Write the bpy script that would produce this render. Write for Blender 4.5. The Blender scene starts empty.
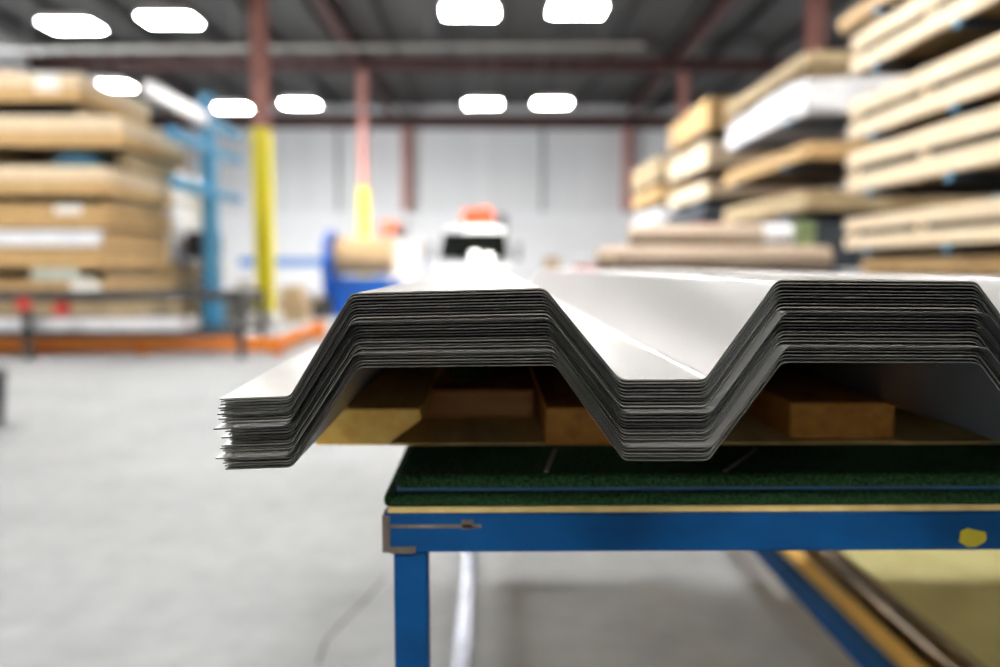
import bpy, bmesh, math, random
from mathutils import Vector, Matrix
R = random.Random(7)
scn = bpy.context.scene
COL = scn.collection
PI = math.pi

# ------------------------------------------------------------------ camera
F = 780.0
CAM = Vector((0, 0, 1.05))
VPX, VPY = 490.0, 267.0
pitch = math.atan((333.5 - VPY) / F)
yaw = math.atan((500.0 - VPX) / F)
cd = bpy.data.cameras.new('camera'); cam = bpy.data.objects.new('camera', cd); COL.objects.link(cam)
cd.sensor_width = 36.0; cd.lens = 36.0 * F / 1000.0
cam.location = CAM
cam.rotation_euler = (PI / 2 - pitch, 0, -yaw)
cd.clip_start = 0.02; cd.clip_end = 200
cd.dof.use_dof = True; cd.dof.focus_distance = 0.545; cd.dof.aperture_fstop = 2.5
cd.dof.aperture_blades = 0
scn.camera = cam
CR = cam.rotation_euler.to_matrix()

def P(px, py, d):
    """world point on the plane y = d seen at a pixel of the photograph"""
    v = CR @ Vector(((px - 500.0) / F, (333.5 - py) / F, -1.0))
    return CAM + v * (d / v.y)
def PX(px, d, py=267): return P(px, py, d).x
def PZ(py, d, px=490): return P(px, py, d).z

# ------------------------------------------------------------------ materials
def lin(c):
    return tuple(((v / 255) / 12.92 if v / 255 <= 0.04045 else (((v / 255) + 0.055) / 1.055) ** 2.4) for v in c) + (1.0,)

def base_mat(name):
    m = bpy.data.materials.new(name); m.use_nodes = True
    nt = m.node_tree
    b = nt.nodes['Principled BSDF']
    return m, nt, b

def mat(name, c1, c2=None, rough=0.6, metal=0.0, scale=4.0, stretch=(1, 1, 1), bump=0.0, detail=4, lo=0.35, hi=0.65, spec=0.5):
    m, nt, b = base_mat(name)
    b.inputs['Roughness'].default_value = rough
    b.inputs['Metallic'].default_value = metal
    b.inputs['Specular IOR Level'].default_value = spec
    if c2 is None: c2 = tuple(max(0, v * 0.88) for v in c1)
    tc = nt.nodes.new('ShaderNodeTexCoord'); mp = nt.nodes.new('ShaderNodeMapping')
    mp.inputs['Scale'].default_value = stretch
    nz = nt.nodes.new('ShaderNodeTexNoise'); nz.inputs['Scale'].default_value = scale; nz.inputs['Detail'].default_value = detail
    cr = nt.nodes.new('ShaderNodeValToRGB')
    cr.color_ramp.elements[0].position = lo; cr.color_ramp.elements[0].color = lin(c2)
    cr.color_ramp.elements[1].position = hi; cr.color_ramp.elements[1].color = lin(c1)
    L = nt.links.new
    L(tc.outputs['Object'], mp.inputs['Vector']); L(mp.outputs['Vector'], nz.inputs['Vector'])
    L(nz.outputs['Fac'], cr.inputs['Fac']); L(cr.outputs['Color'], b.inputs['Base Color'])
    if bump:
        bp = nt.nodes.new('ShaderNodeBump'); bp.inputs['Strength'].default_value = bump; bp.inputs['Distance'].default_value = 0.01
        L(nz.outputs['Fac'], bp.inputs['Height']); L(bp.outputs['Normal'], b.inputs['Normal'])
    return m

def emit(name, strength, c=(255, 252, 246)):
    m, nt, b = base_mat(name)
    b.inputs['Base Color'].default_value = (0.8, 0.8, 0.8, 1)
    b.inputs['Emission Color'].default_value = lin(c)
    b.inputs['Emission Strength'].default_value = strength
    return m

def corrugated(name, c1, c2, wave=30.0, strength=0.6):
    m, nt, b = base_mat(name)
    b.inputs['Roughness'].default_value = 0.45
    tc = nt.nodes.new('ShaderNodeTexCoord')
    wv = nt.nodes.new('ShaderNodeTexWave'); wv.wave_type = 'BANDS'; wv.bands_direction = 'X'
    wv.inputs['Scale'].default_value = 1.6; wv.inputs['Distortion'].default_value = 0
    nz = nt.nodes.new('ShaderNodeTexNoise'); nz.inputs['Scale'].default_value = 0.55; nz.inputs['Detail'].default_value = 1
    mp = nt.nodes.new('ShaderNodeMapping'); mp.inputs['Scale'].default_value = (3.0, 0.1, 0.1)
    mix = nt.nodes.new('ShaderNodeMix'); mix.data_type = 'RGBA'
    mix.inputs['A'].default_value = lin(c2); mix.inputs['B'].default_value = lin(c1)
    bp = nt.nodes.new('ShaderNodeBump'); bp.inputs['Strength'].default_value = strength; bp.inputs['Distance'].default_value = 0.05
    L = nt.links.new
    L(tc.outputs['Object'], wv.inputs['Vector']); L(tc.outputs['Object'], mp.inputs['Vector']); L(mp.outputs['Vector'], nz.inputs['Vector'])
    L(nz.outputs['Fac'], mix.inputs['Factor']); L(mix.outputs['Result'], b.inputs['Base Color'])
    L(wv.outputs['Fac'], bp.inputs['Height']); L(bp.outputs['Normal'], b.inputs['Normal'])
    return m

M = {}
M['sheet'] = mat('coated_steel', (192, 192, 192), (188, 188, 189), rough=0.31, metal=0.55, scale=1.2, stretch=(3, 0.4, 3))
M['sheet_under'] = mat('steel_underside_shaded', (104, 104, 106), (92, 92, 96), rough=0.35, metal=0.6, scale=2)  # underside darkened to stand in for the dim reflections below the stack
M['sheet_edge'] = mat('cut_steel_edge', (112, 110, 100), (70, 70, 64), rough=0.5, metal=0.2, scale=25, stretch=(1, 1, 30))
_nt = M['sheet_edge'].node_tree; _b = _nt.nodes['Principled BSDF']          # every sheet has its own edge tone
_oi = _nt.nodes.new('ShaderNodeObjectInfo'); _cr = _nt.nodes.new('ShaderNodeValToRGB')
_cr.color_ramp.elements[0].position = 0.2; _cr.color_ramp.elements[0].color = lin((44, 44, 40))
_cr.color_ramp.elements[1].position = 0.95; _cr.color_ramp.elements[1].color = lin((124, 122, 112))
_nt.links.new(_oi.outputs['Random'], _cr.inputs['Fac']); _nt.links.new(_cr.outputs['Color'], _b.inputs['Base Color'])
M['wood_shaded'] = mat('softwood_shaded', (196, 134, 46), (166, 104, 28), rough=0.65, scale=14, stretch=(6, 0.7, 6), bump=0.1, lo=0.3, hi=0.7)  # same softwood darkened: shade put into the right-hand timbers' colour
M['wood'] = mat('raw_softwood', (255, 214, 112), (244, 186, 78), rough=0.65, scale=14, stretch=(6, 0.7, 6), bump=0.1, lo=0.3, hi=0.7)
M['wood_across'] = mat('raw_softwood_across', (206, 152, 86), (168, 112, 58), rough=0.65, scale=14, stretch=(0.7, 6, 6), bump=0.1, lo=0.3, hi=0.7)
M['ply'] = mat('thin_plywood', (232, 204, 136), (210, 178, 110), rough=0.7, scale=10, stretch=(5, 0.8, 5), lo=0.3, hi=0.7)
M['olive'] = mat('olive_fibre_board', (206, 200, 140), (188, 182, 122), rough=0.75, scale=6)
M['carpet'] = mat('dark_green_carpet', (44, 76, 44), (18, 36, 22), rough=0.95, scale=350, bump=0.6, spec=0.1)
M['blue'] = mat('worn_blue_paint', (0, 66, 118), (0, 54, 100), rough=0.7, spec=0.15, scale=9, stretch=(1, 1, 2), lo=0.3, hi=0.6)
M['worn'] = mat('rubbed_bare_steel', (120, 110, 100), (84, 74, 66), rough=0.5, metal=0.3, scale=40)
M['greyblue'] = mat('blue_paint_lit_grey', (150, 156, 178), (118, 124, 144), rough=0.25, scale=6, metal=0.4)  # grey tone stands in for glancing light on the worn blue rail
M['yellow_mark'] = mat('yellow_paint', (222, 206, 30), (196, 176, 20), rough=0.5, scale=30)
M['yellow'] = mat('yellow_sleeve', (255, 240, 50), (248, 228, 36), rough=0.4, scale=2)
M['redcol'] = mat('red_oxide_paint', (186, 134, 126), (160, 110, 102), rough=0.55, scale=3)
M['redbeam'] = mat('dark_red_oxide_paint', (72, 44, 42), (58, 36, 34), rough=0.6, scale=2)
M['ceil'] = corrugated('dark_roof_deck', (50, 50, 47), (42, 42, 40), strength=0.5)
M['joist'] = mat('dark_grey_steel', (44, 42, 41), (36, 34, 34), rough=0.6, scale=2)
M['wall_up'] = corrugated('grey_metal_cladding', (246, 246, 247), (224, 225, 227), strength=0.4)
M['wall_low'] = mat('white_wall_paint', (246, 246, 248), (240, 240, 242), rough=0.6, scale=0.6)
M['stripe'] = mat('blue_wall_paint', (84, 146, 214), (74, 134, 204), rough=0.6, scale=1)
M['lamp'] = emit('lamp_diffuser', 85.0)
M['housing'] = mat('white_enamel', (216, 214, 210), rough=0.4)
M['pipe'] = mat('galvanised_pipe', (205, 203, 198), (180, 178, 174), rough=0.35, metal=0.2, scale=2)
M['crate_a'] = mat('pale_crate_timber', (232, 213, 187), (218, 196, 162), rough=0.7, scale=5, stretch=(1, 1, 4), lo=0.3, hi=0.7)
M['crate_b'] = mat('golden_crate_timber', (206, 171, 120), (184, 148, 96), rough=0.7, scale=5, stretch=(1, 1, 4), lo=0.3, hi=0.7)
M['crate_c'] = mat('grey_crate_timber', (196, 176, 140), (166, 142, 104), rough=0.7, scale=5, stretch=(1, 1, 4), lo=0.3, hi=0.7)
M['load'] = mat('crate_contents', (150, 118, 66), (106, 80, 40), rough=0.7, scale=3, stretch=(1, 1, 6))
M['load_deck_shade'] = mat('dark_contents_shaded_deck', (70, 66, 52), (38, 42, 42), rough=0.7, scale=3, stretch=(1, 1, 6))
M['film'] = mat('white_plastic_film', (250, 250, 252), (232, 234, 240), rough=0.25, scale=3, bump=0.4)
M['paper'] = mat('white_paper', (250, 248, 244), (240, 238, 232), rough=0.7)
M['rackblue'] = mat('blue_rack_paint', (72, 150, 190), (54, 128, 172), rough=0.45, scale=2)
M['rackdark'] = mat('deep_blue_rack_paint', (40, 92, 140), (26, 70, 116), rough=0.5, scale=2)
M['armdark'] = mat('dark_navy_paint', (36, 52, 70), (26, 38, 54), rough=0.5, scale=2)
M['black'] = mat('black_steel', (62, 62, 62), (42, 42, 44), rough=0.5, scale=4)
M['blackm'] = mat('black_machine_paint', (48, 48, 52), (28, 28, 32), rough=0.45, scale=4)
M['orange'] = mat('orange_guard_paint', (255, 150, 28), (246, 132, 16), rough=0.45, scale=2)
M['red'] = mat('red_plastic', (214, 62, 50), (190, 44, 36), rough=0.4)
M['decoil'] = mat('bright_blue_enamel', (0, 92, 190), (0, 80, 172), rough=0.4, scale=1.5)
M['kraft'] = mat('kraft_paper', (222, 192, 150), (204, 170, 126), rough=0.75, scale=3, stretch=(1, 4, 4))
M['brownroll'] = mat('brown_wrapped_roll', (192, 174, 156), (174, 154, 134), rough=0.6, scale=2, stretch=(0.6, 5, 5))
M['carton'] = mat('carton_board', (216, 190, 156), (196, 168, 132), rough=0.8, scale=3)
M['truck'] = mat('white_car_paint', (244, 246, 250), (238, 240, 246), rough=0.22, scale=1)
M['glass'] = mat('dark_windscreen_glass', (26, 30, 28), (18, 22, 20), rough=0.03, scale=1, spec=0.9)
M['rubber'] = mat('black_rubber', (30, 30, 32), (20, 20, 22), rough=0.8)
M['grey'] = mat('grey_steel', (150, 150, 150), (128, 128, 130), rough=0.45, scale=2)
M['orangecloth'] = mat('orange_sheeting', (244, 128, 84), (222, 92, 50), rough=0.6, scale=4, bump=0.3)
M['green'] = mat('green_card', (142, 158, 114), (120, 140, 96), rough=0.7)
M['teal'] = mat('dark_teal_sheeting', (30, 92, 116), (18, 66, 88), rough=0.5)
M['mint'] = mat('pale_green_wrap', (206, 216, 206), (184, 196, 188), rough=0.5)
M['dkwrap'] = mat('dark_slate_sheeting', (66, 74, 84), (46, 52, 60), rough=0.5)
M['strap'] = mat('grey_strap', (120, 118, 106), (96, 94, 84), rough=0.5)
M['gloss'] = mat('dark_glossy_pipe', (96, 78, 48), (76, 60, 36), rough=0.16, metal=0.5, scale=3)

def floor_material():
    m, nt, b = base_mat('polished_concrete')
    L = nt.links.new
    tc = nt.nodes.new('ShaderNodeTexCoord')
    n1 = nt.nodes.new('ShaderNodeTexNoise'); n1.inputs['Scale'].default_value = 0.9; n1.inputs['Detail'].default_value = 6; n1.inputs['Roughness'].default_value = 0.6
    n2 = nt.nodes.new('ShaderNodeTexNoise'); n2.inputs['Scale'].default_value = 9; n2.inputs['Detail'].default_value = 6
    ad = nt.nodes.new('ShaderNodeMath'); ad.operation = 'ADD'
    ml = nt.nodes.new('ShaderNodeMath'); ml.operation = 'MULTIPLY'; ml.inputs[1].default_value = 0.45
    cr = nt.nodes.new('ShaderNodeValToRGB')
    cr.color_ramp.elements[0].position = 0.45; cr.color_ramp.elements[0].color = lin((144, 147, 150))
    cr.color_ramp.elements[1].position = 0.95; cr.color_ramp.elements[1].color = lin((180, 183, 186))
    L(tc.outputs['Object'], n1.inputs['Vector']); L(tc.outputs['Object'], n2.inputs['Vector'])
    L(n2.outputs['Fac'], ml.inputs[0]); L(n1.outputs['Fac'], ad.inputs[0]); L(ml.outputs[0], ad.inputs[1])
    L(ad.outputs[0], cr.inputs['Fac']); L(cr.outputs['Color'], b.inputs['Base Color'])
    b.inputs['Roughness'].default_value = 0.5
    b.inputs['Specular IOR Level'].default_value = 0.3
    return m
M['floor'] = floor_material()

# ------------------------------------------------------------------ mesh helpers
class MB:
    def __init__(self): self.v = []; self.f = []; self.m = []
    def add(self, vs, fs, mi=0):
        o = len(self.v); self.v += [tuple(p) for p in vs]
        self.f += [tuple(o + i for i in f) for f in fs]; self.m += [mi] * len(fs); return self
    def box(self, x0, x1, y0, y1, z0, z1, mi=0, rz=0.0, tilt=None):
        vs = [Vector((x, y, z)) for z in (z0, z1) for y in (y0, y1) for x in (x0, x1)]
        if rz:
            c = Vector(((x0 + x1) / 2, (y0 + y1) / 2, 0)); m = Matrix.Rotation(rz, 3, 'Z'); vs = [c + m @ (p - c) for p in vs]
        return self.add(vs, [(0, 2, 3, 1), (4, 5, 7, 6), (0, 1, 5, 4), (2, 6, 7, 3), (0, 4, 6, 2), (1, 3, 7, 5)], mi)
    def bar(self, a, b, w, h, mi=0, up=(0, 0, 1)):
        a, b = Vector(a), Vector(b); d = (b - a).normalized(); s = d.cross(Vector(up))
        if s.length < 1e-4: s = d.cross(Vector((1, 0, 0)))
        s.normalize(); u = s.cross(d)
        vs = []
        for p in (a, b):
            for i, j in ((-1, -1), (1, -1), (1, 1), (-1, 1)): vs.append(p + s * i * w / 2 + u * j * h / 2)
        return self.add(vs, [(0, 1, 2, 3), (7, 6, 5, 4), (0, 4, 5, 1), (1, 5, 6, 2), (2, 6, 7, 3), (3, 7, 4, 0)], mi)
    def tube(self, pts, r, n=16, mi=0):
        pts = [Vector(p) for p in pts]; rr = r if isinstance(r, (list, tuple)) else [r] * len(pts)
        rings = []; ref = None
        for i, p in enumerate(pts):
            d = (pts[min(i + 1, len(pts) - 1)] - pts[max(i - 1, 0)]).normalized()
            if ref is None: ref = d.orthogonal().normalized()
            s = (ref - d * ref.dot(d)).normalized(); ref = s; u = d.cross(s)
            rings.append([p + (s * math.cos(2 * PI * k / n) + u * math.sin(2 * PI * k / n)) * rr[i] for k in range(n)])
        vs = [q for ring in rings for q in ring]; fs = []
        for i in range(len(pts) - 1):
            for k in range(n): fs.append((i * n + k, i * n + (k + 1) % n, (i + 1) * n + (k + 1) % n, (i + 1) * n + k))
        fs.append(tuple(range(n - 1, -1, -1))); fs.append(tuple((len(pts) - 1) * n + k for k in range(n)))
        return self.add(vs, fs, mi)
    def prism(self, poly, axis, a, b, mi=0):
        """poly in the two other axes, extruded along axis from a to b"""
        def w(p, t): return {'x': (t, p[0], p[1]), 'y': (p[0], t, p[1]), 'z': (p[0], p[1], t)}[axis]
        n = len(poly); vs = [w(p, a) for p in poly] + [w(p, b) for p in poly]
        fs = [tuple(range(n)), tuple(range(2 * n - 1, n - 1, -1))] + [(k, n + k, n + (k + 1) % n, (k + 1) % n) for k in range(n)]
        return self.add(vs, fs, mi)
    def build(self, name, mats, parent=None, bevel=0.0, smooth=False, origin=None, seg=2):
        mats = mats if isinstance(mats, (list, tuple)) else [mats]
        if parent is not None:
            o0 = Vector((0, 0, 0)); p = parent
            while p is not None: o0 += p.location; p = p.parent
        elif origin is not None: o0 = Vector(origin)
        else:
            xs = [p[0] for p in self.v]; ys = [p[1] for p in self.v]; zs = [p[2] for p in self.v]
            o0 = Vector(((min(xs) + max(xs)) / 2, (min(ys) + max(ys)) / 2, min(zs)))
        me = bpy.data.meshes.new(name)
        me.from_pydata([tuple(Vector(p) - o0) for p in self.v], [], self.f); me.update()
        for m in mats: me.materials.append(m)
        for i, p in enumerate(me.polygons): p.material_index = self.m[i]; p.use_smooth = smooth
        bm = bmesh.new(); bm.from_mesh(me); bmesh.ops.recalc_face_normals(bm, faces=bm.faces); bm.to_mesh(me); bm.free()
        ob = bpy.data.objects.new(name, me); COL.objects.link(ob)
        if parent is not None: ob.parent = parent
        else: ob.location = o0
        if bevel:
            bv = ob.modifiers.new('bevel', 'BEVEL'); bv.width = bevel; bv.segments = seg; bv.limit_method = 'ANGLE'; bv.angle_limit = 0.6
        if smooth and hasattr(me, 'set_sharp_from_angle'): me.set_sharp_from_angle(angle=0.7)
        return ob

def tag(o, label, cat, group=None, kind=None):
    o['label'] = label; o['category'] = cat
    if group: o['group'] = group
    if kind: o['kind'] = kind
    return o
def thing(name, label, cat, loc, group=None):
    o = bpy.data.objects.new(name, None); o.empty_display_size = 0.1; COL.objects.link(o); o.location = loc
    return tag(o, label, cat, group)
def struct(name, mb, m, parent=None, **k):
    o = mb.build(name, m, parent, **k)
    if parent is None: o['kind'] = 'structure'
    return o

# ------------------------------------------------------------------ the hall
XL, XR, YB, YF, ZC = -14.0, 11.5, -12.0, 33.0, 7.7
struct('floor', MB().box(XL - 8, XR + .2, YB, YF, -0.2, 0), M['floor'], origin=(0, 0, 0))
struct('ceiling', MB().box(XL, XR, YB, YF, ZC, ZC + 0.2), M['ceil'])
zsplit = PZ(215, YF)
wf = struct('wall_far', MB().box(XL, XR, YF, YF + 0.2, zsplit, ZC), M['wall_up'])
struct('wall_base', MB().box(XL, XR, YF - 0.05, YF + 0.2, 0, zsplit), M['wall_low'])
DY0, DY1, DZ = 13.0, 22.0, 5.6          # unseen loading door in the left wall, added for its daylight
for nm, xa, xb in (('left', XL - 0.2, XL), ('right', XR, XR + 0.2)):
    if nm == 'right':
        struct('wall_right', MB().box(xa, xb, YB, YF, 0, ZC), M['wall_up']); continue
    m = MB().box(xa, xb, YB, DY0, 0, ZC).box(xa, xb, DY1, YF, 0, ZC).box(xa, xb, DY0, DY1, DZ, ZC)
    struct('wall_' + nm, m, M['wall_up'])
    m = MB()
    for y in (DY0, DY1 - .12): m.box(xa - .03, xb + .03, y, y + .12, 0, DZ)
    m.box(xa - .03, xb + .03, DY0 + .12, DY1 - .12, DZ - .12, DZ)
    struct('door_added', m, M['grey'])
    ld = bpy.data.lights.new('added_door_portal', 'AREA'); ld.shape = 'RECTANGLE'; ld.size = DZ; ld.size_y = DY1 - DY0; ld.cycles.is_portal = True
    lo = bpy.data.objects.new('added_door_portal', ld); COL.objects.link(lo)
    lo.location = ((xa + xb) / 2, (DY0 + DY1) / 2, DZ / 2); lo.rotation_euler = (0, -PI / 2, 0)
struct('wall_near', MB().box(XL, XR, YB - 0.2, YB, 0, ZC), M['wall_up'])
struct('trim_1', MB().box(PX(240, YF), PX(424, YF), YF - 0.07, YF - 0.05, PZ(266, YF), PZ(258, YF)), M['stripe'])
struct('trim_2', MB().box(XL, XR, YF - 0.12, YF - 0.0501, zsplit, zsplit + 0.12), M['wall_low'])
struct('trim_3', MB().box(XL, XR, YF - 0.35, YF, 6.75, 7.3), M['redbeam'])
for i, px in enumerate((187, 408, 625)):
    x = PX(px, YF)
    struct('wall_column', MB().box(x - 0.17, x + 0.17, YF - 0.4, YF - 0.0501, zsplit + 0.12 if px != 408 else zsplit + 0.12, 6.75), M['redcol'])
for px in (340, 542):
    x = PX(px, YF)
    struct('trim_4', MB().box(x - 0.05, x + 0.05, YF - 0.08, YF, zsplit + 0.12, 6.75), M['grey'])
# floor crack near the table
crk = [(318, 664), (326, 640), (345, 620), (366, 600), (384, 578)]
mb = MB()
pts = []
for px, py in crk:
    v = CR @ Vector(((px - 500) / F, (333.5 - py) / F, -1)); t = -CAM.z / v.z; pts.append(CAM + v * t)
for a, b in zip(pts, pts[1:]):
    mb.bar(a + Vector((0, 0, .0005)), b + Vector((0, 0, .0005)), 0.006, 0.001)
struct('floor_crack', mb, M['joist'])

# columns
XCL, XCR = PX(265, 14.0), PX(808, 14.0)
def column(x, y, label, w=0.26, sleeve=True):
    t = thing('steel_column', label, 'column', (x, y, 0), 'red steel roof columns')
    t['kind'] = 'structure'
    m = MB(); m.box(x - w / 2, x + w / 2, y - w / 2, y - w / 2 + 0.03, 0.02, 7.0); m.box(x - w / 2, x + w / 2, y + w / 2 - 0.03, y + w / 2, 0.02, 7.0); m.box(x - 0.02, x + 0.02, y - w / 2 + .03, y + w / 2 - .03, 0.02, 7.0)
    m.build('shaft', M['redcol'], t)
    MB().box(x - .2, x + .2, y - .2, y + .2, 0, 0.02).build('base_plate', M['redcol'], t)
    if sleeve:
        s = w / 2 + 0.012
        m = MB()
        for x0, x1, y0, y1 in ((x - s, x + s, y - s, y - s + .01), (x - s, x + s, y + s - .01, y + s), (x - s, x - s + .01, y - s + .01, y + s - .01), (x + s - .01, x + s, y - s + .01, y + s - .01)):
            m.box(x0, x1, y0, y1, 0.25, 3.47)
        m.build('guard_sleeve', M['yellow'], t, bevel=0.004)
        m = MB().box(x - .24, x + .24, y - .24, y + .24, 0.02, 0.25)
        m.build('plinth', M['paper'], t, bevel=0.02)
    return t
column(XCL, 14.0, 'red steel column with yellow lower sleeve beside the orange guard rail')
column(PX(365, 24.5), 24.5, 'thinner far red column with yellow lower sleeve above the blue decoiler')
column(XCR, 14.0, 'red steel column rising behind the white wrapped bundle on the racks', sleeve=False)
column(PX(680, 24.5), 24.5, 'far red steel column behind the end of the crate racks', sleeve=False)
def girder(name, label, a, b, m):
    o = MB()
    a, b = Vector(a), Vector(b)
    for dz, w, h in ((0.2, .22, .03), (-0.2, .22, .03), (0, .03, .38)): o.bar(a + Vector((0, 0, dz)), b + Vector((0, 0, dz)), w, h)
    ob = o.build(name, m); ob['kind'] = 'structure'; ob['label'] = label; ob['category'] = 'beam'
    return ob
girder('roof_beam', 'dark red beam crossing the hall above the far columns', (XL, 24.5, 7.215), (XR, 24.5, 7.215), M['redbeam'])
girder('roof_beam', 'dark red beam crossing the hall above the near columns', (XL, 14.0, 7.215), (XR, 14.0, 7.215), M['redbeam'])
girder('roof_beam', 'dark roof girder running lengthwise above the yellow columns', (XCL, YB, 7.44), (XCL, YF - 0.4, 7.44), M['redbeam'])
girder('roof_beam', 'dark roof girder running lengthwise above the right racks', (XCR, YB, 7.44), (XCR, YF - 0.4, 7.44), M['redbeam'])
k = 0
for x in [XL + 1.2 + 1.65 * i for i in range(15)]:
    if min(abs(x - XCL), abs(x - XCR)) < 0.3: continue
    struct('ceiling_joist', MB().box(x - 0.05, x + 0.05, 4, YF - 0.4, ZC - 0.22, ZC), M['joist'])
# sprinkler pipe
pd = 17.0
o = MB().tube([(PX(-160, pd), pd, PZ(53, pd)), (PX(640, pd), pd, PZ(45, pd))], 0.05, 14)
zp = PZ(50, pd)
t = thing('overhead_pipe', 'pale galvanised pipe crossing under the roof between the two rows of lamps', 'pipe', (PX(240, pd), pd, zp))
o.build('pipe', M['pipe'], t, smooth=True)
for px in (40, 240, 430, 600):
    x = PX(px, pd); MB().tube([(x, pd, zp), (x, pd, ZC)], 0.015, 8).build('hanger_rod', M['grey'], t)

# lamps
def lamp(x, y, z, label):
    t = thing('high_bay_lamp', label, 'ceiling lamp', (x, y, z), 'high bay lamps under the roof')
    w, d = 0.46, 0.3
    m = MB()
    m.prism([(x - w - .04, z), (x + w + .04, z), (x + w + .04, z + .03), (x + w - .1, z + .12), (x - w + .1, z + .12), (x - w - .04, z + .03)], 'y', y - d - .04, y + d + .04)
    m.build('housing', M['housing'], t)
    m = MB().box(x - w, x + w, y - d, y + d, z - .012, z - .002)
    m.build('diffuser', M['lamp'], t)
    for s in (-.3, .3): MB().tube([(x + s, y, z + .12), (x + s, y, ZC)], .008, 6).build('hanger', M['grey'], t)
lz = PZ(12, 14.4)
vis = [(470, 12, 'left lamp of the nearer pair in the middle of the roof'), (577, 10, 'right lamp of the nearer pair in the middle of the roof'),
       (483, 104, 'left lamp of the farther pair above the white truck'), (552, 103, 'right lamp of the farther pair above the white truck'),
       (72, 26, 'left lamp of the nearer pair above the left crates'), (170, 20, 'right lamp of the nearer pair above the left crates'),
       (232, 108, 'lamp just left of the yellow sleeved column'), (300, 104, 'lamp just right of the yellow sleeved column'),
       (112, 86, 'single small lamp seen past the end of the top left crate')]
for px, py, lb in vis:
    v = CR @ Vector(((px - 500) / F, (333.5 - py) / F, -1)); p = CAM + v * ((lz - CAM.z) / v.z)
    lamp(p.x, p.y, lz, lb)
rown = {6.5: 'over the crate racks near the table', -1.5: 'above the camera', -9.0: 'behind the camera', 14.5: 'over the right hand racks', 22.5: 'over the far right racks'}
for y in (6.5,):  # unseen row continuing the lamp grid, added to light the hall
    for x, nm in ((-7.9, 'outer left'), (-6.0, 'inner left'), (-.35, 'middle left'), (1.65, 'middle right'), (7.4, 'inner right'), (9.4, 'outer right')):
        lamp(x, y, lz, '%s lamp of the unseen row %s' % (nm, rown[y]))
for x, nm in ((-7.9, 'outer left'), (-6.0, 'inner left')):  # added pair, unseen: low light from the left onto the timber ends
    lamp(x, -9.0, lz, '%s lamp of the added pair far behind the camera' % nm)
for x, nm in ((-.35, 'left'), (1.65, 'right')):  # added pair, unseen: lights the sheet edges and the table front
    lamp(x, -3.5, lz, '%s lamp of the added pair above the middle aisle behind the camera' % nm)
for y in (14.5, 22.5):  # added lamps, unseen behind the right racks
    for x, nm in ((9.4, 'outer'),):
        lamp(x, y, lz, '%s added unseen lamp %s' % (nm, rown[y]))

# ------------------------------------------------------------------ stack of profiled sheets
D0 = 0.54
top_px = [(220, 398.5), (290, 396), (351, 293), (545, 288), (620, 379.5), (705, 379), (777, 279.5), (976, 281), (1050, 381), (1135, 381), (1207, 281), (1409, 281), (1480, 381), (1565, 381)]
bot_px = [(223, 468), (293, 465.5), (359, 366), (555, 364), (623, 459), (708, 459), (781, 361), (977, 361.5), (1050, 459), (1137, 459), (1210, 361.5), (1409, 361.5), (1482, 459), (1567, 459)]
TOP = [P(x, y, D0) for x, y in top_px]; BOT = [P(x, y, D0) for x, y in bot_px]
THK = 0.00085
def bends(poly, r=0.0042, n=6):
    out = [poly[0]]
    for a, b, c in zip(poly, poly[1:], poly[2:]):
        p = b + (a - b).normalized() * r; q = b + (c - b).normalized() * r
        for k in range(n + 1):
            s = k / n; out.append(p * (1 - s) ** 2 + b * 2 * s * (1 - s) + q * s * s)
    out.append(poly[-1]); return out
ORD = ['topmost', 'second', 'third', 'fourth', 'fifth', 'sixth', 'seventh', 'eighth', 'ninth', 'tenth', 'eleventh', 'twelfth', 'thirteenth', 'fourteenth', 'fifteenth',
       'sixteenth', 'seventeenth', 'eighteenth', 'nineteenth', 'twentieth', 'twenty-first', 'twenty-second', 'twenty-third', 'twenty-fourth', 'bottom']
NS = 25
forward = {9: -.013, 19: -.012, 5: -.003, 13: -.003, 16: -.002, 20: -.002, 22: -.002, 24: -.002}
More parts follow.
